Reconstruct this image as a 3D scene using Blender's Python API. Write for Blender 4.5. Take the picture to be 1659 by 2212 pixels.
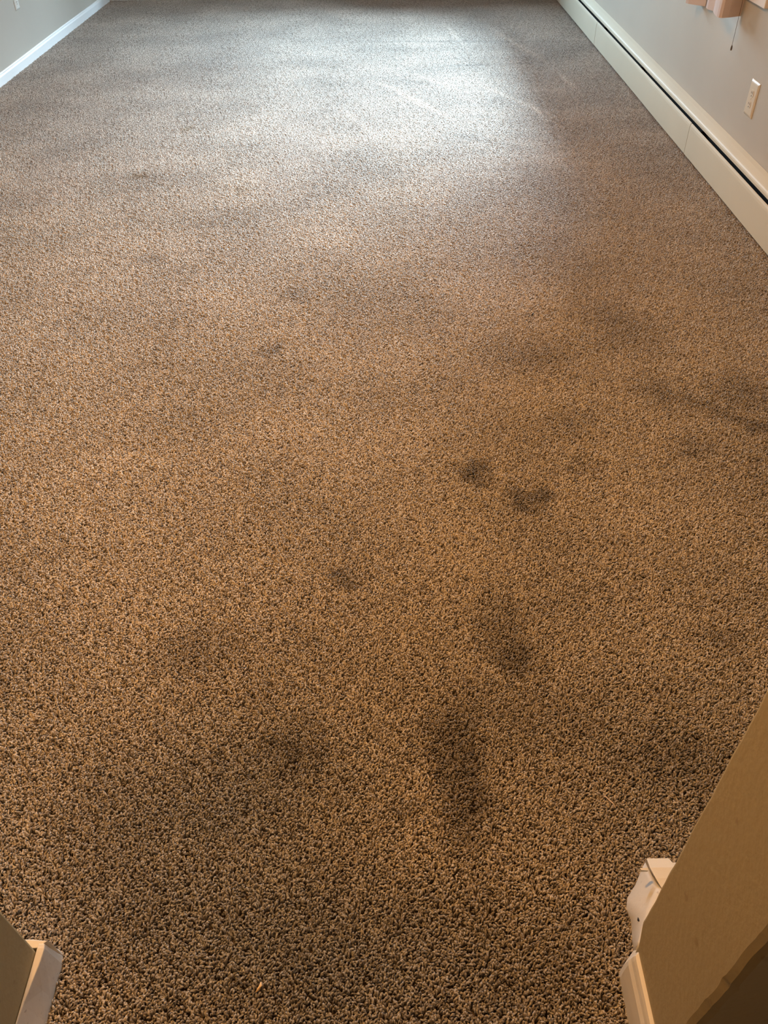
import bpy, bmesh, math, random
import numpy as np
from mathutils import Vector, Matrix

for o in list(bpy.data.objects):
    bpy.data.objects.remove(o, do_unlink=True)
scene = bpy.context.scene
C = scene.collection
random.seed(7)
rng = np.random.default_rng(11)

# ------------------------------------------------------------------ camera
CAM_H = 1.32
F_PX = 1703.0
cam_data = bpy.data.cameras.new('camera')
cam_data.sensor_fit = 'VERTICAL'
cam_data.sensor_height = 24.0
cam_data.lens = 24.0 * F_PX / 2212.0
cam_data.clip_start = 0.02
cam_data.clip_end = 60
cam = bpy.data.objects.new('camera', cam_data)
C.objects.link(cam)
vy = Vector((-6.5, 1565.0, -F_PX)).normalized()          # room depth direction in camera axes
vd = Vector((45.0, -1854.0, -F_PX)).normalized()         # straight down in camera axes
vz = -(vd - vy * vd.dot(vy)); vz.normalize()
vx = vy.cross(vz)
rot = Matrix((vx, vy, vz))                                # camera axes -> world axes
cam.matrix_world = Matrix.Translation((0, 0, CAM_H)) @ rot.to_4x4()
scene.camera = cam

# ------------------------------------------------------------------ world, lights, exposure
scene.view_settings.view_transform = 'Standard'
scene.view_settings.look = 'None'
scene.view_settings.exposure = 0.0
scene.view_settings.gamma = 1.0
scene.view_settings.use_curve_mapping = False
world = bpy.data.worlds.new('world')
scene.world = world
world.use_nodes = True
world.node_tree.nodes['Background'].inputs[0].default_value = (0.55, 0.72, 1.0, 1)
world.node_tree.nodes['Background'].inputs[1].default_value = 1.0
scene.cycles.max_bounces = 4
scene.cycles.diffuse_bounces = 3
scene.cycles.adaptive_threshold = 0.02


def area_light(name, loc, target, sx, sy, watts, col, spread=180):
    d = bpy.data.lights.new(name, 'AREA')
    d.shape = 'RECTANGLE'; d.size = sx; d.size_y = sy
    d.energy = watts; d.color = col; d.spread = math.radians(spread)
    o = bpy.data.objects.new(name, d); C.objects.link(o)
    o.location = loc
    o.rotation_euler = (Vector(target) - Vector(loc)).to_track_quat('-Z', 'Y').to_euler()
    return o


DAY = (0.61, 0.83, 0.99)
WARM = (1.0, 0.49, 0.15)
# hazy bright sky between the roofs and the eaves, seen through the window in the right wall
area_light('sky_glow', (4.0, 5.55, 3.02), (0.2, 5.0, 0.0), 2.4, 0.95, 1180, DAY)
area_light('sky_side', (4.3, 8.3, 3.0), (0.0, 3.6, 0.0), 2.4, 1.2, 1900, DAY)
area_light('sky_low', (3.4, 5.1, 1.4), (0.0, 5.1, 1.2), 3.4, 1.6, 45, DAY)
# overcast sky behind the window in the back wall
area_light('sky_back', (-0.9, 9.6, 2.3), (-0.6, 4.0, 0.2), 3.4, 2.0, 640, DAY)
# warm ceiling lamps of the room
area_light('ceiling_lamp_light', (-0.45, 3.7, 2.36), (-0.45, 3.7, 0), 0.3, 0.3, 20, WARM)
area_light('entry_lamp_light', (-0.60, 1.45, 2.36), (-0.60, 1.45, 0), 0.3, 0.3, 61, WARM)
# hall behind the camera: added fills, dim warm overhead and weak cool from the right
area_light('hall_warm_fill', (0.35, -0.9, 2.30), (0.0, 0.6, 0), 0.5, 0.5, 6, WARM)
area_light('hall_cool_fill', (1.44, -0.35, 1.35), (-1.0, 0.5, 0.2), 0.5, 1.0, 2.5, (0.85, 0.93, 1.0))

# ------------------------------------------------------------------ materials
def new_mat(name):
    m = bpy.data.materials.new(name); m.use_nodes = True
    nt = m.node_tree
    return m, nt, nt.nodes['Principled BSDF']


def paint(name, col, rough=0.6, bump=0.0, scale=300, spec=0.5, dirt=0.0, dirt_col=(0.2, 0.15, 0.1), dirt_scale=6, dirt_lo=.62, dirt_hi=.72, grain=0.03):
    m, nt, b = new_mat(name)
    b.inputs['Roughness'].default_value = rough
    b.inputs['Specular IOR Level'].default_value = spec
    geo = nt.nodes.new('ShaderNodeNewGeometry')
    n1 = nt.nodes.new('ShaderNodeTexNoise'); n1.inputs['Scale'].default_value = 3.0; n1.inputs['Detail'].default_value = 4
    nt.links.new(geo.outputs['Position'], n1.inputs['Vector'])
    mx = nt.nodes.new('ShaderNodeMix'); mx.data_type = 'RGBA'
    mx.inputs['A'].default_value = (*[c * (1 - grain * 2) for c in col], 1)
    mx.inputs['B'].default_value = (*[min(1, c * (1 + grain * 2)) for c in col], 1)
    nt.links.new(n1.outputs['Fac'], mx.inputs['Factor'])
    out = mx.outputs['Result']
    if dirt > 0:
        n2 = nt.nodes.new('ShaderNodeTexNoise'); n2.inputs['Scale'].default_value = dirt_scale; n2.inputs['Detail'].default_value = 6
        nt.links.new(geo.outputs['Position'], n2.inputs['Vector'])
        mr = nt.nodes.new('ShaderNodeMapRange'); mr.inputs['From Min'].default_value = dirt_lo; mr.inputs['From Max'].default_value = dirt_hi
        mr.inputs['To Max'].default_value = dirt
        nt.links.new(n2.outputs['Fac'], mr.inputs['Value'])
        m2 = nt.nodes.new('ShaderNodeMix'); m2.data_type = 'RGBA'
        m2.inputs['B'].default_value = (*dirt_col, 1)
        nt.links.new(mr.outputs['Result'], m2.inputs['Factor'])
        nt.links.new(out, m2.inputs['A']); out = m2.outputs['Result']
    nt.links.new(out, b.inputs['Base Color'])
    if bump > 0:
        n3 = nt.nodes.new('ShaderNodeTexNoise'); n3.inputs['Scale'].default_value = scale; n3.inputs['Detail'].default_value = 3
        nt.links.new(geo.outputs['Position'], n3.inputs['Vector'])
        bp = nt.nodes.new('ShaderNodeBump'); bp.inputs['Strength'].default_value = bump; bp.inputs['Distance'].default_value = 0.002
        nt.links.new(n3.outputs['Fac'], bp.inputs['Height'])
        nt.links.new(bp.outputs['Normal'], b.inputs['Normal'])
    return m


M_wall = paint('wall_paint', (0.47, 0.43, 0.37), 0.65, 0.12, 260, 0.3)
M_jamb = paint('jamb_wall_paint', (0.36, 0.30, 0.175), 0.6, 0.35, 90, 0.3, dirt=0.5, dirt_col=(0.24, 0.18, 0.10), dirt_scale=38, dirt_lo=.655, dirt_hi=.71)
M_ceil = paint('ceiling_paint', (0.75, 0.73, 0.7), 0.8, 0.2, 120)
M_trim = paint('cream_trim_paint', (0.68, 0.65, 0.58), 0.45, 0.1, 80, 0.4)
M_trimw = paint('white_trim_paint', (0.84, 0.86, 0.86), 0.4, 0.1, 80, 0.4)
M_trimd = paint('scuffed_trim_paint', (0.66, 0.64, 0.60), 0.5, 0.25, 70, 0.4, dirt=0.5, dirt_col=(0.25, 0.22, 0.2), dirt_scale=95, dirt_lo=.645, dirt_hi=.72)
M_heater = paint('heater_enamel', (0.66, 0.62, 0.50), 0.55, 0.03, 60, 0.4)
M_dark = paint('dark_recess', (0.01, 0.009, 0.008), 0.7)
M_outlet = paint('outlet_plastic', (0.62, 0.54, 0.42), 0.45, 0, spec=0.5)
M_outlet_white = paint('outlet_plastic_white', (0.72, 0.72, 0.68), 0.3, 0, spec=0.5)
M_slot = paint('outlet_slot', (0.06, 0.04, 0.03), 0.7)
M_curtain = paint('curtain_cloth', (0.62, 0.52, 0.49), 0.9, 0.4, 500, 0.1)
M_sill = paint('sill_paint', (0.78, 0.72, 0.68), 0.5, 0.1, 100, 0.4)
M_cord = paint('cord_brown', (0.10, 0.07, 0.05), 0.7)
M_backing = paint('carpet_backing', (0.07, 0.05, 0.035), 1.0)
M_crumb = paint('crumb_orange', (0.72, 0.52, 0.27), 0.6)
M_thread = paint('thread_pale', (0.62, 0.50, 0.42), 0.8)
M_speck = paint('speck_black', (0.015, 0.01, 0.008), 0.8)


def carpet_material():
    m, nt, b = new_mat('carpet_yarn')
    N, L = nt.nodes, nt.links
    b.inputs['Roughness'].default_value = 0.42
    b.inputs['Specular IOR Level'].default_value = 0.35
    b.inputs['Sheen Weight'].default_value = 0.25
    b.inputs['Sheen Roughness'].default_value = 0.4
    b.inputs['Sheen Tint'].default_value = (1, 0.97, 0.94, 1)
    geo = N.new('ShaderNodeNewGeometry')
    att = N.new('ShaderNodeAttribute'); att.attribute_name = 'yarn'
    sep = N.new('ShaderNodeSeparateColor'); L.new(att.outputs['Color'], sep.inputs['Color'])
    ramp = N.new('ShaderNodeValToRGB')
    e = ramp.color_ramp.elements
    e[0].position = 0.0; e[0].color = (0.165, 0.138, 0.110, 1)
    e[1].position = 1.0; e[1].color = (0.60, 0.545, 0.480, 1)
    for p, c in ((0.16, (0.245, 0.205, 0.165)), (0.45, (0.385, 0.335, 0.282)), (0.80, (0.50, 0.447, 0.385))):
        k = e.new(p); k.color = (*c, 1)
    L.new(sep.outputs['Red'], ramp.inputs['Fac'])
    col = ramp.outputs['Color']
    # distorted position for ragged stain outlines
    nz = N.new('ShaderNodeTexNoise'); nz.inputs['Scale'].default_value = 14; nz.inputs['Detail'].default_value = 1.5
    L.new(geo.outputs['Position'], nz.inputs['Vector'])
    off = N.new('ShaderNodeVectorMath'); off.operation = 'MULTIPLY_ADD'
    off.inputs[1].default_value = (0.10, 0.10, 0); off.inputs[2].default_value = (-0.05, -0.05, 0)
    L.new(nz.outputs['Color'], off.inputs[0])
    pos = N.new('ShaderNodeVectorMath'); pos.operation = 'ADD'
    L.new(geo.outputs['Position'], pos.inputs[0]); L.new(off.outputs[0], pos.inputs[1])

    layers = {}
    def spot(x, y, rx, ry, ang, strength, soft, tint, warp=True):
        """adds an elliptical patch to the mask of its tint"""
        mp = N.new('ShaderNodeMapping'); mp.vector_type = 'TEXTURE'
        mp.inputs['Location'].default_value = (x, y, 0); mp.inputs['Rotation'].default_value = (0, 0, ang)
        k = 1 + soft * .75
        mp.inputs['Scale'].default_value = (rx * k, ry * k, 1e3)
        L.new(pos.outputs[0] if warp else geo.outputs['Position'], mp.inputs['Vector'])
        g = N.new('ShaderNodeTexGradient'); g.gradient_type = 'SPHERICAL'
        L.new(mp.outputs[0], g.inputs['Vector'])
        ma = N.new('ShaderNodeMath'); ma.operation = 'MULTIPLY_ADD'
        ma.inputs[1].default_value = strength * 1.6; ma.inputs[2].default_value = 0.0
        L.new(g.outputs['Fac'], ma.inputs[0])
        if tint in layers: L.new(layers[tint], ma.inputs[2])
        layers[tint] = ma.outputs[0]

    SOIL = (0.34, 0.33, 0.33)
    TAN = (0.62, 0.52, 0.36)
    # (x, y, rx, ry, angle, strength, softness, tint): spills, paw marks and trodden-in soil
    for a in (
        (0.217, 1.589, .048, .054, 0, .9, .45, SOIL), (0.316, 1.477, .026, .038, .3, .8, .5, SOIL),
        (0.374, 1.492, .030, .034, 0, .85, .5, SOIL), (0.350, 1.440, .030, .016, 0, .55, .5, SOIL),
        (0.246, 0.985, .046, .050, 0, .7, .5, SOIL), (0.232, 1.075, .050, .085, .2, .35, .6, SOIL),
        (0.120, 0.690, .048, .100, 0, .75, .6, SOIL), (0.095, 0.800, .060, .070, 0, .4, .7, SOIL),
        (-0.109, 1.222, .034, .026, 0, .5, .6, SOIL), (-0.185, 0.784, .062, .058, 0, .45, .6, SOIL),
        (-0.381, 2.223, .042, .055, 0, .5, .6, SOIL), (-0.328, 2.589, .041, .054, 0, .4, .6, SOIL),
        (-1.162, 3.79, .050, .055, 0, .7, .5, TAN), (-1.058, 4.478, .034, .055, 0, .55, .5, TAN),
        (0.795, 1.931, .066, .100, .2, .42, .7, SOIL), (0.940, 1.834, .110, .028, -.75, .38, .7, SOIL),
        (1.040, 1.765, .080, .028, -.5, .4, .6, SOIL), (1.036, 1.940, .085, .090, 0, .35, .6, SOIL),
        (-0.418, 1.024, .080, .075, 0, .35, .7, SOIL), (0.816, 1.677, .060, .045, 0, .4, .6, SOIL),
        (0.502, 1.802, .078, .055, 0, .35, .7, SOIL), (0.019, 0.668, .024, .022, 0, .45, .6, SOIL),
        (-0.658, 3.591, .042, .056, 0, .35, .5, TAN), (-0.905, 2.893, .062, .05, 0, .35, .6, SOIL),
        (0.680, 1.030, .043, .03, 0, .45, .6, SOIL), (0.503, 1.597, .036, .038, 0, .3, .6, SOIL),
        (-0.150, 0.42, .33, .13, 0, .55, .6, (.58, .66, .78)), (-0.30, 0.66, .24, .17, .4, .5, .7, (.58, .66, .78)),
        (0.447, 2.146, .15, .12, 0, .25, .7, SOIL), (0.756, 2.369, .09, .17, .4, .3, .7, SOIL),
        (0.218, 0.850, .24, .08, 0, .22, .7, SOIL), (0.530, 0.755, .09, .06, 0, .35, .7, SOIL),
        (-0.643, 1.789, .14, .09, 0, .2, .7, SOIL), (0.20, 0.42, .20, .12, 0, .22, .7, SOIL),
    ):
        spot(*a)
    # vacuum strokes: light and shade of the brushed nap, painted into the yarn colour
    NAP_LIGHT = (1.55, 1.55, 1.55)
    def stroke(p, q, w, s, tint=NAP_LIGHT):
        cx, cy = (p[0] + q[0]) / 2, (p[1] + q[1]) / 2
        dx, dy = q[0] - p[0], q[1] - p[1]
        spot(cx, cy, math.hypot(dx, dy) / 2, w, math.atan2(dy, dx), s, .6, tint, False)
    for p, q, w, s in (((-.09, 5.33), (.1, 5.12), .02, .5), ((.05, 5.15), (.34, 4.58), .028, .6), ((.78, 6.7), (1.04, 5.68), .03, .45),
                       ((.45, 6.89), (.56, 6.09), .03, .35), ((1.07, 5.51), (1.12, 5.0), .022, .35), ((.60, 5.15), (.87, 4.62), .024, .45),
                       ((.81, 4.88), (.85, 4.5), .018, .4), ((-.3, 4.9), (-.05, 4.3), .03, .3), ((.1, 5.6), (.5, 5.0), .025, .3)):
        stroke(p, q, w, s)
    NAP_SHADE = (.62, .62, .62)  # darker strokes: shade of the leaning nap painted into the colour
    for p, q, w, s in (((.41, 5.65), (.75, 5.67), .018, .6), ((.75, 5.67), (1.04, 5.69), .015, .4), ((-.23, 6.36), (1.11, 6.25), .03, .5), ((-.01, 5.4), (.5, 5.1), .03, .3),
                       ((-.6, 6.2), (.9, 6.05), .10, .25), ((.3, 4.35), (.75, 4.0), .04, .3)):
        stroke(p, q, w, s, NAP_SHADE)
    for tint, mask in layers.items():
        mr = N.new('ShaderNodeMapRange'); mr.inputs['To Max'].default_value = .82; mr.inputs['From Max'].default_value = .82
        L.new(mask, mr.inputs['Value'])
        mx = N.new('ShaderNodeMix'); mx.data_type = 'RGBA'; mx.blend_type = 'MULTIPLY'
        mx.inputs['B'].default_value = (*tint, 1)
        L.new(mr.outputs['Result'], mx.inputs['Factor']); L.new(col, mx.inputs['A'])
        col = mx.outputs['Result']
    # broad unevenness of wear
    nw = N.new('ShaderNodeTexNoise'); nw.inputs['Scale'].default_value = 2.2; nw.inputs['Detail'].default_value = 2
    L.new(geo.outputs['Position'], nw.inputs['Vector'])
    mr = N.new('ShaderNodeMapRange'); mr.inputs['From Min'].default_value = .3; mr.inputs['From Max'].default_value = .7
    mr.inputs['To Min'].default_value = .80; mr.inputs['To Max'].default_value = 1.15
    L.new(nw.outputs['Fac'], mr.inputs['Value'])
    mul = N.new('ShaderNodeVectorMath'); mul.operation = 'SCALE'
    L.new(col, mul.inputs[0]); L.new(mr.outputs['Result'], mul.inputs['Scale'])
    L.new(mul.outputs[0], b.inputs['Base Color'])
    return m


M_carpet = carpet_material()

# ------------------------------------------------------------------ mesh helpers
def obj(name, bm, m, parent=None, bevel=0.0, segs=2, smooth=False):
    me = bpy.data.meshes.new(name)
    bmesh.ops.recalc_face_normals(bm, faces=bm.faces)
    bm.to_mesh(me); bm.free()
    me.materials.append(m)
    if smooth:
        for p in me.polygons: p.use_smooth = True
    o = bpy.data.objects.new(name, me); C.objects.link(o)
    if parent: o.parent = parent
    if bevel:
        md = o.modifiers.new('bevel', 'BEVEL'); md.width = bevel; md.segments = segs; md.limit_method = 'ANGLE'
    return o


def add_box(bm, a, b):
    x0, y0, z0 = a; x1, y1, z1 = b
    v = [bm.verts.new(p) for p in ((x0, y0, z0), (x1, y0, z0), (x1, y1, z0), (x0, y1, z0), (x0, y0, z1), (x1, y0, z1), (x1, y1, z1), (x0, y1, z1))]
    for f in ((0, 3, 2, 1), (4, 5, 6, 7), (0, 1, 5, 4), (1, 2, 6, 5), (2, 3, 7, 6), (3, 0, 4, 7)):
        bm.faces.new([v[i] for i in f])


def box(a, b):
    bm = bmesh.new(); add_box(bm, a, b); return bm


def sweep_y(profile, ys, shift=None):
    """closed profile of (x, z) swept along Y; shift(y) -> dx, dz"""
    bm = bmesh.new(); rings = []
    for y in ys:
        dx, dz = shift(y) if shift else (0, 0)
        rings.append([bm.verts.new((x + dx, y, z + dz)) for x, z in profile])
    n = len(profile)
    for r0, r1 in zip(rings, rings[1:]):
        for i in range(n):
            bm.faces.new((r0[i], r0[(i + 1) % n], r1[(i + 1) % n], r1[i]))
    bm.faces.new(rings[0]); bm.faces.new(rings[-1][::-1])
    return bm


def loft(rings, caps=True):
    bm = bmesh.new()
    rv = [[bm.verts.new(p) for p in r] for r in rings]
    n = len(rings[0])
    for r0, r1 in zip(rv, rv[1:]):
        for i in range(n):
            bm.faces.new((r0[i], r0[(i + 1) % n], r1[(i + 1) % n], r1[i]))
    if caps:
        bm.faces.new(rv[0]); bm.faces.new(rv[-1][::-1])
    return bm


def tube(points, radii, sides=8):
    pts = [Vector(p) for p in points]; rings = []
    for i, p in enumerate(pts):
        t = (pts[min(i + 1, len(pts) - 1)] - pts[max(i - 1, 0)]).normalized()
        u = t.cross(Vector((0.3, 0.9, 0.2))).normalized(); w = t.cross(u)
        r = radii[i] if isinstance(radii, (list, tuple)) else radii
        rings.append([p + (u * math.cos(a) + w * math.sin(a)) * r for a in [2 * math.pi * k / sides for k in range(sides)]])
    return loft(rings)


def struct(o):
    o['kind'] = 'structure'; return o


def tag(o, label, cat, group=None, kind=None):
    o['label'] = label; o['category'] = cat
    if group: o['group'] = group
    if kind: o['kind'] = kind
    return o


def thing(name, label, cat, loc, group=None):
    o = bpy.data.objects.new(name, None); C.objects.link(o); o.location = loc
    return tag(o, label, cat, group)


# ------------------------------------------------------------------ room shell
XL, XR, YF, ZC = -2.388, 1.480, 8.062, 2.44
Y0, Y1 = 0.270, 0.418            # thickness of the wall with the doorway
PZ = -0.013                       # bottom of the pile
WY0, WY1, WZ0, WZ1 = 3.80, 6.45, 0.70, 1.76

bm = box((-2.6, -2.3, PZ - 0.1), (1.7, 8.3, PZ + 0.001))
struct(obj('floor', bm, M_backing))
struct(obj('ceiling', box((-2.6, -2.3, ZC), (1.7, 8.3, ZC + 0.1)), M_ceil))
struct(obj('wall_left', box((XL - 0.14, Y1, PZ), (XL, 8.2, ZC)), M_wall))
bm = bmesh.new()
BX0, BX1, BZ0, BZ1 = -1.7, 0.7, 0.95, 2.10
for a, b in (((XL, YF, PZ), (BX0, YF + .14, ZC)), ((BX1, YF, PZ), (XR, YF + .14, ZC)), ((BX0, YF, PZ), (BX1, YF + .14, BZ0)), ((BX0, YF, BZ1), (BX1, YF + .14, ZC))):
    add_box(bm, a, b)
struct(obj('wall_back', bm, M_wall))
bm = bmesh.new()
add_box(bm, (BX0 - .08, YF - .018, BZ0 - .08), (BX0, YF, BZ1 + .08)); add_box(bm, (BX1, YF - .018, BZ0 - .08), (BX1 + .08, YF, BZ1 + .08))
add_box(bm, (BX0, YF - .018, BZ0 - .08), (BX1, YF, BZ0)); add_box(bm, (BX0, YF - .018, BZ1), (BX1, YF, BZ1 + .08))
add_box(bm, ((BX0 + BX1) / 2 - .02, YF + .05, BZ0), ((BX0 + BX1) / 2 + .02, YF + .09, BZ1))
struct(obj('window_2', bm, M_sill))
bm = bmesh.new()
for a, b in (((XR, Y1, PZ), (XR + 0.16, WY0, ZC)), ((XR, WY1, PZ), (XR + 0.16, 8.2, ZC)),
             ((XR, WY0, PZ), (XR + 0.16, WY1, WZ0)), ((XR, WY0, WZ1), (XR + 0.16, WY1, ZC))):
    add_box(bm, a, b)
struct(obj('wall_right', bm, M_wall))

# wall with the doorway: left piece, right piece with a splayed far corner, header
XJL, XJR = -0.529, 0.345
def prism(poly, z0, z1):
    return loft([[(x, y, z0) for x, y in poly], [(x, y, z1) for x, y in poly]])
struct(obj('wall_front_left', prism([(-2.53, Y0), (XJL, Y0), (XJL, Y1 - .002), (-2.53, Y1 - .002)], PZ, ZC), M_jamb, bevel=0.004))
# right piece: worn, slightly wavy arrises with chips along the near corner
zs = np.concatenate([np.arange(PZ, 0.95, 0.004), [1.1, 1.4, 1.8, ZC]])
rings = []
for z in zs:
    f = 1.0 if z < 0.95 else 0.0
    c = 0.0
    for zc, s in ((0.505, .0012), (0.381, .0030), (0.372, .002), (0.305, .002), (0.290, .0015)):
        c += s * math.exp(-((z - zc) / 0.007) ** 2)
    w = 0.0008 * math.sin(z * 31) + 0.0004 * math.sin(z * 83 + 1)
    w2 = 0.0006 * math.sin(z * 43 + 2) + 0.0003 * math.sin(z * 110)
    lowc = 0.0135 * (1 - min(1.0, max(0.0, (z - .085) / .05)))        # plaster broken back just above the baseboard
    ye = 0.4265 - lowc + w2 * f
    rings.append([(1.60, Y0, z), (XJR + 0.010 + c * f, Y0, z), (XJR + 0.003 + c * .4 * f, Y0 + 0.003 + w * f, z), (XJR, Y0 + 0.011 + w * f + c * f * .4, z),
                  (XJR, ye - .004, z), (XJR + 0.001, ye - .001, z), (XJR + 0.004, ye + .002, z), (XJR + 0.070, Y1 + 0.074, z), (1.60, Y1 + 0.074, z)])
struct(obj('wall_front_right', loft(rings), M_jamb))
struct(obj('wall_front_header', box((XJL + .001, Y0 + .002, 2.06), (XJR - .001, Y1 - .004, ZC)), M_wall))
# the hall the camera stands in
struct(obj('wall_hall_left', box((-1.64, -2.2, PZ), (-1.5, Y0, ZC)), M_wall))
struct(obj('wall_hall_right', box((1.5, -2.2, PZ), (1.64, Y0, ZC)), M_wall))
struct(obj('wall_hall_back', box((-1.5, -2.2, PZ), (1.5, -2.06, ZC)), M_wall))

# window (out of frame, its lower corner shows): casing, sill
bm = bmesh.new()
add_box(bm, (XR - .018, 3.545, .665), (XR, 3.80, 1.86))
add_box(bm, (XR - .018, 6.45, .665), (XR, 6.56, 1.86))
add_box(bm, (XR - .018, 3.80, 1.76), (XR, 6.45, 1.86))
add_box(bm, (XR - .018, 3.80, .665), (XR, 6.45, .705))
add_box(bm, (XR + .05, WY0, WZ0), (XR + .10, WY0 + .05, WZ1))
add_box(bm, (XR + .05, WY1 - .05, WZ0), (XR + .10, WY1, WZ1))
add_box(bm, (XR + .05, WY0, WZ0), (XR + .10, WY1, WZ0 + .05))
add_box(bm, (XR + .05, WY0, WZ1 - .05), (XR + .10, WY1, WZ1))
struct(obj('window_1', bm, M_sill, bevel=0.003))

# ------------------------------------------------------------------ baseboards
def base_profile(x, s, h, t):
    """x wall face, s direction into the room"""
    return [(x, PZ), (x + s * t, PZ), (x + s * t, h * .72), (x + s * t * .80, h * .80), (x + s * t * .66, h * .84), (x + s * t * .60, h * .95), (x + s * t * .35, h), (x, h)]
ys = np.arange(Y1, YF + .001, 0.05)
struct(obj('baseboard_left', sweep_y(base_profile(XL, 1, .062, .014), ys, lambda y: (0.0, 0.0012 * math.sin(y * 3.1))), M_trimw))
bm = bmesh.new()
pr = base_profile(0, 1, .062, .014)
r0 = [bm.verts.new((XL, YF - t, z)) for t, z in pr]; r1 = [bm.verts.new((XR, YF - t, z)) for t, z in pr]
for i in range(len(pr)):
    bm.faces.new((r0[i], r0[(i + 1) % len(pr)], r1[(i + 1) % len(pr)], r1[i]))
bm.faces.new(r0); bm.faces.new(r1[::-1])
struct(obj('baseboard_back', bm, M_trimw))

# left doorway baseboard: leaning board with a rounded far end, its cream top edge showing near the corner
rings = []
for y, xf, xt, h, yb in ((Y0 - .01, -.5163, -.5265, .079, 0), (.31, -.5163, -.5262, .079, 0), (.345, -.5165, -.5245, .0795, 0), (.375, -.5167, -.5212, .080, 0), (.395, -.5168, -.5182, .0805, .001),
                         (.410, -.5168, -.5172, .0810, .003), (.418, -.5168, -.5172, .0812, .005), (.4235, -.5180, -.5185, .0805, .008), (.4265, -.5205, -.5215, .078, .012), (.4275, -.5245, -.5250, .072, .0145)):
    # every ring reaches a little further at the floor than at the top
    rings.append([(-.5285, y, PZ), (xf, y + yb, PZ), (xf, y + yb * .9, .010), (xf * .5 + xt * .5, y + yb * .5, h * .5), (xt, y, h - .0012), (xt - .0008, y, h), (-.5272, y, h), (-.5285, y, h - .002)])
struct(obj('baseboard_front_left', loft(rings), M_trimd, bevel=0.0006))
struct(obj('baseboard_front_left_return', loft([
    [(-1.2, Y1, PZ), (-1.2, Y1 + .020, PZ), (-1.2, Y1 + .016, .070), (-1.2, Y1 + .012, .080), (-1.2, Y1, .080)],
    [(-.545, Y1, PZ), (-.545, Y1 + .020, PZ), (-.545, Y1 + .016, .070), (-.545, Y1 + .012, .080), (-.545, Y1, .080)],
    [(-.5250, Y1 + .008, PZ), (-.5190, Y1 + .018, PZ), (-.5160, Y1 + .013, .070), (-.5165, Y1 + .0105, .0795), (-.5275, Y1 + .001, .080)]]), M_trim, bevel=0.0008))

# right doorway baseboard, near length with a mitred end
rings = []
for y, c in ((Y0 - .012, 0), (.30, 0), (.34, 0), (.38, 0), (.396, 0.0)):
    rings.append([(.350, y, PZ), (.331, y, PZ), (.331, y, .030), (.3325, y, .058), (.336, y, .066), (.3375, y, .074), (.3395, y, .080), (.344, y, .081), (.350, y, .081)])
# mitre: the outer edge stops first, the wall side runs on
rings.append([(.350, .425, PZ), (.333, .406, PZ), (.333, .405, .030), (.334, .402, .058), (.3365, .402, .066), (.338, .402, .074), (.340, .401, .080), (.344, .403, .081), (.350, .408, .081)])
rings.append([(.360, .434, PZ), (.354, .428, PZ), (.352, .424, .030), (.346, .412, .058), (.344, .408, .066), (.343, .405, .074), (.343, .404, .080), (.345, .405, .081), (.350, .410, .081)])
struct(obj('baseboard_front_right', loft(rings), M_trim, bevel=0.0008))

# middle length on the splayed end of the wall: loose, standing off the plaster
low = [(.360, .430), (.362, .450), (.3655, .468), (.3655, .482), (.3635, .496), (.369, .512), (.387, .533), (.403, .558), (.414, .572)]
top = [(.3475, .416), (.350, .420), (.356, .430), (.362, .440), (.3685, .4485), (.375, .460), (.384, .474), (.3925, .486), (.3985, .4925)]
tz = [.078, .079, .080, .081, .082, .082, .083, .084, .084]
rings = []
for i, ((lx, ly), (tx, ty), h) in enumerate(zip(low, top, tz)):
    # outer face from floor line to the top arris, small ridge under the arris, then a back face
    m1 = (lx * .45 + tx * .55, ly * .45 + ty * .55)
    bx, by = tx + .010, ty - .006
    rings.append([(lx, ly, PZ), (lx, ly, 0.002), (m1[0] - .0012, m1[1], h * .50), (tx * .85 + lx * .15 - .001, ty * .85 + ly * .15, h * .84), (tx, ty, h), (bx, by, h - .002), (bx + .012, by - .004, PZ)])
struct(obj('baseboard_front_right_middle', loft(rings), M_trimd, smooth=True))
# chipped hole in it
struct(obj('trim_1', tube([(.3665, .4655, .046), (.3645, .4600, .050), (.3655, .4560, .054)], [.0012, .0022, .0010], 7), M_dark))

# far length on the room side: broad sloping top seen from above, with a butt joint
def cap_ring(x, k=0.0, y_in=.4925, lo=0.0):
    return [(x, y_in, PZ), (x, .576 - k, PZ), (x - .002, .561 - k, .030 - lo), (x - .004, .5495 - k, .058 - lo), (x - .004, .5475 - k, .062 - lo), (x - .002, .527 - k * .6, .0775 - lo), (x, .510, .082 - lo), (x, y_in, .085 - lo)]
end = [(.4175, .500, PZ), (.4145, .575, PZ), (.4050, .5615, .030), (.3965, .5495, .058), (.3955, .5475, .062), (.3920, .5265, .0775), (.3955, .508, .083), (.3995, .4925, .086)]
struct(obj('baseboard_front_right_far', loft([end, cap_ring(.4355)]), M_trim, bevel=0.0012))
struct(obj('baseboard_front_right_room', loft([cap_ring(.4375, .006, lo=.002), cap_ring(1.40, .006, lo=.002)]), M_trim, bevel=0.001))
struct(obj('trim_2', loft([[(.378, .5235, .070), (.389, .5235, .070), (.389, .5285, .064), (.377, .5285, .064)], [(.378, .5235, .0775), (.389, .522, .0780), (.389, .5265, .0775), (.377, .5270, .0765)]]), M_trim))

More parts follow.
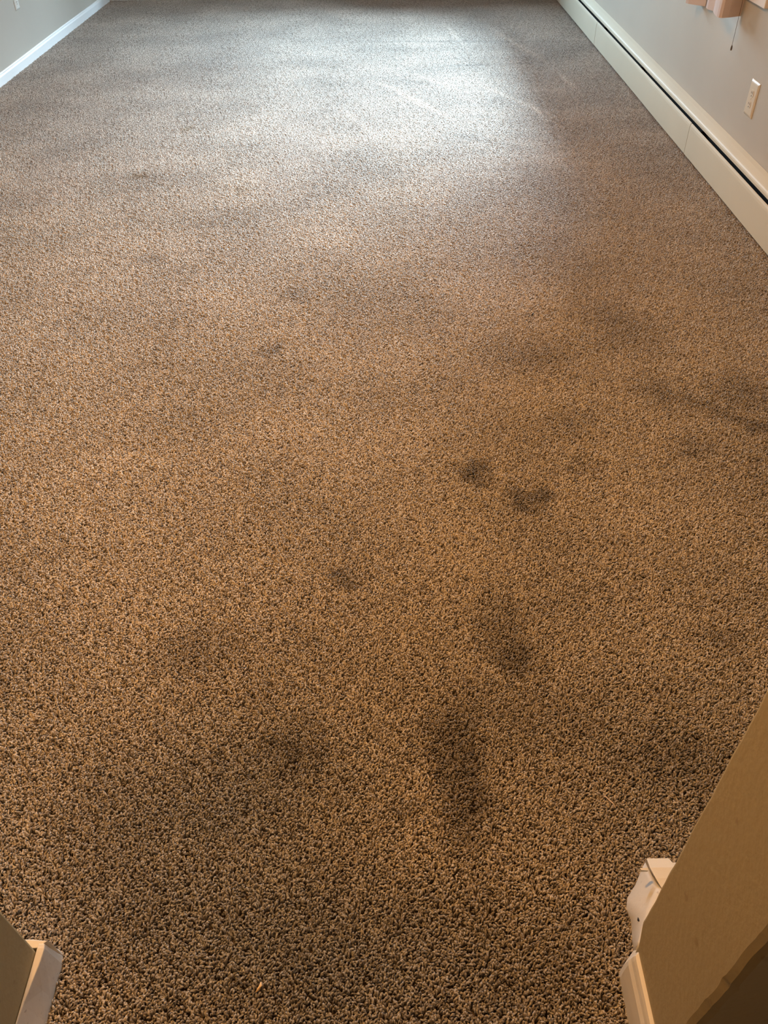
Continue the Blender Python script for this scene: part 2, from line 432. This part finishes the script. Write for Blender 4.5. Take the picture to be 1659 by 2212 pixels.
# ------------------------------------------------------------------ baseboard heater on the right wall
HX = 1.414
h = thing('baseboard_heater', 'long cream metal baseboard heater with a dark slot along the foot of the right wall', 'heater', (HX, 4.5, 0))
HO = Vector((HX, 4.5, 0))
def hpart(name, bm, m, bevel=0.0):
    bmesh.ops.translate(bm, verts=bm.verts, vec=-HO)
    return obj(name, bm, m, h, bevel)
HY0, HY1 = 0.62, 7.95
hpart('back_plate', box((XR - .006, HY0, .004), (XR, HY1, .186)), M_dark)
hpart('fin_core', box((XR - .050, HY0 + .03, .050), (XR - .012, HY1 - .03, .105)), M_dark)
cover = [(XR - .001, .176), (XR - .001, .1915), (XR - .020, .1865), (XR - .042, .1785), (XR - .0480, .1755), (XR - .0518, .1715), (XR - .0535, .1660), (XR - .0530, .1560), (XR - .0515, .1560),
         (XR - .0515, .1655), (XR - .0500, .1700), (XR - .046, .1735), (XR - .040, .1765), (XR - .020, .1840)]
hpart('top_cover', sweep_y(cover, np.arange(HY0, HY1 + .01, .25), lambda y: (0, 0.0008 * math.sin(y * 2.3))), M_heater)
seams = [HY0, 1.75, 3.912, 6.070, HY1]
for a, b in zip(seams, seams[1:]):
    a2 = a + (.0060 if a == 3.912 else .0012); b2 = b - .0012
    off = 0.0012 if a == 3.912 else 0.0
    x = HX + off
    prof = [(x, .012), (x, .128), (x + .0012, .138), (x + .0035, .1448), (x + .0070, .1462), (x + .0070, .1445), (x + .0050, .1435), (x + .0030, .1370), (x + .0018, .127), (x + .0018, .0135), (x + .014, .0135), (x + .014, .012)]
    hpart('front_panel', sweep_y(prof, np.linspace(a2, b2, 8), lambda y: (0.0006 * math.sin(y * 4.0), 0)), M_heater)
for y in (1.6, 2.75, 3.86, 5.0, 6.0, 7.2):
    hpart('support_bracket', box((HX + .010, y, .010), (XR - .006, y + .012, .125)), M_dark)

# ------------------------------------------------------------------ duplex outlets
def outlet(name, label, x, yc, zc, s, w=.088, hh=.128, M_outlet=M_outlet):
    """s = +1 faces +X (left wall), -1 faces -X (right wall)"""
    t = thing(name, label, 'outlet', (x, yc, zc), 'duplex wall outlets')
    def part(n, bm, m, parent, bevel=0.0):
        o = obj(n, bm, m, parent, bevel); return o
    # cover plate with chamfered rim
    d = .0065
    def rect(xx, hw, hz): return [(xx, -hw, -hz), (xx, hw, -hz), (xx, hw, hz), (xx, -hw, hz)]
    bm = loft([rect(0, w / 2, hh / 2), rect(s * .002, w / 2, hh / 2), rect(s * .0055, w / 2 - .006, hh / 2 - .006), rect(s * d, w / 2 - .010, hh / 2 - .010)])
    plate = part('cover_plate', bm, M_outlet, t)
    for dz in (.020, -.020):
        bm = bmesh.new()
        ring = []
        for k in range(20):
            a = 2 * math.pi * k / 20
            ring.append((.0155 * math.cos(a) * 1.05, max(-.0125, min(.0125, .0165 * math.sin(a)))))
        r1 = [bm.verts.new((s * (d - .001), p, q + dz)) for p, q in ring]
        r2 = [bm.verts.new((s * (d + .0016), p * .97, q * .97 + dz)) for p, q in ring]
        for i in range(20):
            bm.faces.new((r1[i], r1[(i + 1) % 20], r2[(i + 1) % 20], r2[i]))
        bm.faces.new(r2); bm.faces.new(r1[::-1])
        rc = part('receptacle', bm, M_outlet, t)
        for dy, hz in ((-.006, .0045), (.006, .0036)):
            part('slot', box((s * (d + .0012), dy - .0013, dz + .003 - hz), (s * (d + .0021), dy + .0013, dz + .003 + hz)), M_slot, rc)
        part('slot', tube([(s * (d + .001), 0, dz - .0085), (s * (d + .0021), 0, dz - .0085)], .0026, 10), M_slot, rc)
    part('screw', tube([(s * (d - .001), 0, 0), (s * (d + .0010), 0, 0)], .0030, 12), M_outlet, t)
    return t
outlet('wall_outlet', 'beige duplex outlet on the right wall above the baseboard heater', XR, 3.467, .368, -1)
outlet('wall_outlet', 'pale duplex outlet on the left wall near the top left corner', XL, 6.005, .357, 1, .074, .120, M_outlet_white)

# ------------------------------------------------------------------ curtain and blind cord at the window
cu = thing('window_curtain', 'pale pink curtain hanging in stiff folds over the window on the right wall', 'curtain', (1.44, 3.9, .6))
def fold(name, plan, z0, z1, th=.004):
    """cloth strip: polyline in plan with thickness, hung from z1 to z0"""
    P = [Vector((a, b, 0)) for a, b in plan]
    nn = []
    for i in range(len(P)):
        t = (P[min(i + 1, len(P) - 1)] - P[max(i - 1, 0)]).normalized()
        nn.append(Vector((-t.y, t.x, 0)))
    rings = []
    for k in range(13):
        z = z0 + (z1 - z0) * k / 12
        wv = .004 * math.sin(k * .9) * (k / 12)
        a = [p + n * th / 2 + Vector((wv, 0, 0)) for p, n in zip(P, nn)]
        b = [p - n * th / 2 + Vector((wv, 0, 0)) for p, n in zip(P, nn)][::-1]
        rings.append([(q.x, q.y, z) for q in a + b])
    bm = loft(rings)
    bmesh.ops.translate(bm, verts=bm.verts, vec=-Vector(cu.location))
    return obj(name, bm, M_curtain, cu)
def arc(cx, cy, r, a0, a1, n=8):
    return [(cx + r * math.cos(math.radians(a0 + (a1 - a0) * i / n)), cy + r * math.sin(math.radians(a0 + (a1 - a0) * i / n))) for i in range(n + 1)]
fold('pleat', [(1.475, 4.33), (1.425, 4.34), (1.412, 4.325), (1.418, 4.308), (1.445, 4.275), (1.479 - .002, 4.24)], .552, 1.88)
fold('pleat', [(1.472, 4.205), (1.468, 4.20), (1.462, 4.16), (1.4785, 4.10)], .556, 1.88)
fold('pleat', [(1.4785, 4.11), (1.474, 4.06), (1.430, 3.985), (1.398, 3.90), (1.386, 3.84), (1.382, 3.80), (1.384, 3.782), (1.392, 3.775), (1.420, 3.780), (1.455, 3.794), (1.4785, 3.803)], .594, 1.88)
bm = tube([(1.412, 3.72, 1.89), (1.412, 4.6, 1.89), (1.412, 6.4, 1.89)], .010, 10)
bmesh.ops.translate(bm, verts=bm.verts, vec=-Vector(cu.location))
obj('curtain_rod', bm, M_sill, cu)
cd = thing('blind_cord', 'thin dark pull cord with a small tassel hanging below the pink curtain', 'cord', (1.455, 3.755, .49))
bm = tube([(0, .004, 1.3), (0, .004, .5), (.001, .003, .10), (.0, -.001, .05), (.001, .001, .006)], .0008, 6)
obj('cord', bm, M_cord, cd)
obj('tassel', tube([(0.001, .001, .008), (.001, 0, .004), (.001, 0, -.004), (.001, -.001, -.011)], [.0014, .0030, .0038, .0030], 9), M_cord, cd)

# ------------------------------------------------------------------ carpet pile
def make_carpet():
    TX, TY, NX, NY = 0.4, 0.41, 10, 20
    pitch = 0.0032
    nx, ny = int(TX / pitch), int(TY / pitch)
    gx, gy = np.meshgrid((np.arange(nx) + .5) / nx * TX, (np.arange(ny) + .5) / ny * TY)
    x = gx.ravel() + rng.uniform(-.5, .5, gx.size) * pitch * .95
    y = gy.ravel() + rng.uniform(-.5, .5, gx.size) * pitch * .95
    n = x.size
    # periodic swirl of the lie of the pile
    ang = np.zeros(n)
    for k in range(14):
        fx, fy = rng.integers(4, 12) * rng.choice([-1, 1]), rng.integers(-11, 12)
        ang += rng.uniform(.2, .7) * np.sin(2 * np.pi * (fx * x / TX + fy * y / TY) + rng.uniform(0, 6.28))
    ang = ang * .8 + .45 + rng.normal(0, .95, n)
    hump = np.zeros(n)
    for k in range(16):
        fx, fy = rng.integers(8, 27) * rng.choice([-1, 1]), rng.integers(-26, 27)
        hump += rng.uniform(.2, .6) * np.sin(2 * np.pi * (fx * x / TX + fy * y / TY) + rng.uniform(0, 6.28))
    lean = rng.uniform(.0030, .0066, n)
    top = -0.0018 + rng.normal(0, .0016, n) + hump * .0006
    dx, dy = np.cos(ang), np.sin(ang)
    curl = rng.normal(0, .9, n)
    px, py = -dy, dx
    rad = rng.uniform(.68, 1.32, n)
    ts = [(0.00, 0.05, .0010), (.22, .60, .0014), (.60, .95, .0016), (.95, .95, .00135), (1.20, .78, .0005)]
    S = 5
    V = np.zeros((n, len(ts), S, 3), np.float32)
    bot = PZ
    for i, (t, hz, r) in enumerate(ts):
        cx = x + dx * lean * t + px * curl * .0013 * math.sin(t * 2.6)
        cy = y + dy * lean * t + py * curl * .0013 * math.sin(t * 2.6)
        cz = bot + (top - bot) * hz
        # ring axis: vertical at the root, lying along the lean towards the tip
        up = max(0.0, 1 - 1.25 * t)
        axx, axy, axz = dx * (1 - up), dy * (1 - up), np.full(n, up + (0 if t < .8 else -.35))
        ln = np.sqrt(axx ** 2 + axy ** 2 + axz ** 2); axx, axy, axz = axx / ln, axy / ln, axz / ln
        ux, uy, uz = px, py, np.zeros(n)
        wx = axy * uz - axz * uy; wy = axz * ux - axx * uz; wz = axx * uy - axy * ux
        for s in range(S):
            a = 2 * math.pi * s / S + i * .5
            c_, s_ = math.cos(a) * r, math.sin(a) * r
            V[:, i, s, 0] = cx + (ux * c_ + wx * s_) * rad
            V[:, i, s, 1] = cy + (uy * c_ + wy * s_) * rad
            V[:, i, s, 2] = cz + (uz * c_ + wz * s_) * rad
    nr = len(ts)
    base = (np.arange(n) * nr * S)[:, None]
    quads = []
    for i in range(nr - 1):
        for s in range(S):
            s2 = (s + 1) % S
            quads.append([i * S + s, i * S + s2, (i + 1) * S + s2, (i + 1) * S + s])
    quads = np.array(quads).reshape(1, -1)
    q = (base + quads).reshape(-1)
    tip = (base + np.array([[(nr - 1) * S + s for s in range(S)]])).reshape(-1)
    nq = n * (nr - 1) * S
    me = bpy.data.meshes.new('carpet_pile')
    me.vertices.add(n * nr * S); me.vertices.foreach_set('co', V.reshape(-1))
    loops = np.concatenate([q, tip]).astype(np.int32)
    me.loops.add(loops.size); me.loops.foreach_set('vertex_index', loops)
    starts = np.concatenate([np.arange(nq) * 4, nq * 4 + np.arange(n) * S]).astype(np.int32)
    me.polygons.add(nq + n); me.polygons.foreach_set('loop_start', starts)
    me.update(calc_edges=True)
    me.polygons.foreach_set('use_smooth', np.ones(nq + n, bool))
    tone = np.clip(rng.beta(1.7, 1.3, n), 0, 1)
    dark = rng.random(n) < .15
    tone[dark] *= .25
    colr = np.ones((n, nr * S, 4), np.float32)
    colr[:, :, 0] = tone[:, None]; colr[:, :, 1] = rng.random(n)[:, None]
    at = me.color_attributes.new('yarn', 'FLOAT_COLOR', 'POINT')
    at.data.foreach_set('color', colr.reshape(-1))
    me.materials.append(M_carpet)
    o = bpy.data.objects.new('carpet_pile', me); C.objects.link(o)
    # lay the tufted patch over the whole floor
    ng = bpy.data.node_groups.new('lay_carpet', 'GeometryNodeTree')
    ng.interface.new_socket('Geometry', in_out='INPUT', socket_type='NodeSocketGeometry')
    ng.interface.new_socket('Geometry', in_out='OUTPUT', socket_type='NodeSocketGeometry')
    N, L = ng.nodes, ng.links
    gi, go = N.new('NodeGroupInput'), N.new('NodeGroupOutput')
    grid = N.new('GeometryNodeMeshGrid')
    grid.inputs['Vertices X'].default_value = NX; grid.inputs['Vertices Y'].default_value = NY
    grid.inputs['Size X'].default_value = TX * (NX - 1); grid.inputs['Size Y'].default_value = TY * (NY - 1)
    tr = N.new('GeometryNodeTransform'); tr.inputs['Translation'].default_value = (-2.445 + TX * NX / 2, -0.06 + TY * NY / 2, 0)
    ct = N.new('GeometryNodeTransform'); ct.inputs['Translation'].default_value = (-TX / 2, -TY / 2, 0)
    iop = N.new('GeometryNodeInstanceOnPoints')
    L.new(grid.outputs['Mesh'], tr.inputs['Geometry'])
    L.new(tr.outputs['Geometry'], iop.inputs['Points'])
    L.new(gi.outputs[0], ct.inputs['Geometry']); L.new(ct.outputs['Geometry'], iop.inputs['Instance'])
    L.new(iop.outputs['Instances'], go.inputs[0])
    md = o.modifiers.new('lay_carpet', 'NODES'); md.node_group = ng
    tag(o, 'worn beige and brown cut pile carpet covering the whole floor', 'carpet', kind='stuff')
make_carpet()

# ------------------------------------------------------------------ bits lying on the carpet
bm = tube([(-.0045, -.006, 0), (-.001, -.002, .0008), (.002, .003, .001), (.0015, .008, .0003)], [.0008, .0021, .0024, .0008], 8)
o = obj('carpet_crumb', bm, M_crumb, smooth=True); o.location = (-.209, .387, .0020)
tag(o, 'tiny orange crumb on the carpet near the bottom edge', 'crumb')
bm = tube([(-.008, .012, .001), (-.004, .010, .002), (.001, .003, .002), (.006, -.003, .002), (.008, -.010, .001)], .0011, 6)
o = obj('loose_thread', bm, M_thread, smooth=True); o.location = (.374, .672, .0012)
tag(o, 'pale curved thread on the carpet above the right doorway baseboard', 'thread')
bm = tube([(-.004, -.003, .001), (0, .001, .002), (.002, .006, .002), (.006, .008, .001)], [.0013, .0026, .0022, .0008], 8)
o = obj('dark_speck', bm, M_speck, smooth=True); o.location = (.484, 2.406, .0015)
tag(o, 'tiny black speck lying alone on the carpet right of centre', 'debris')
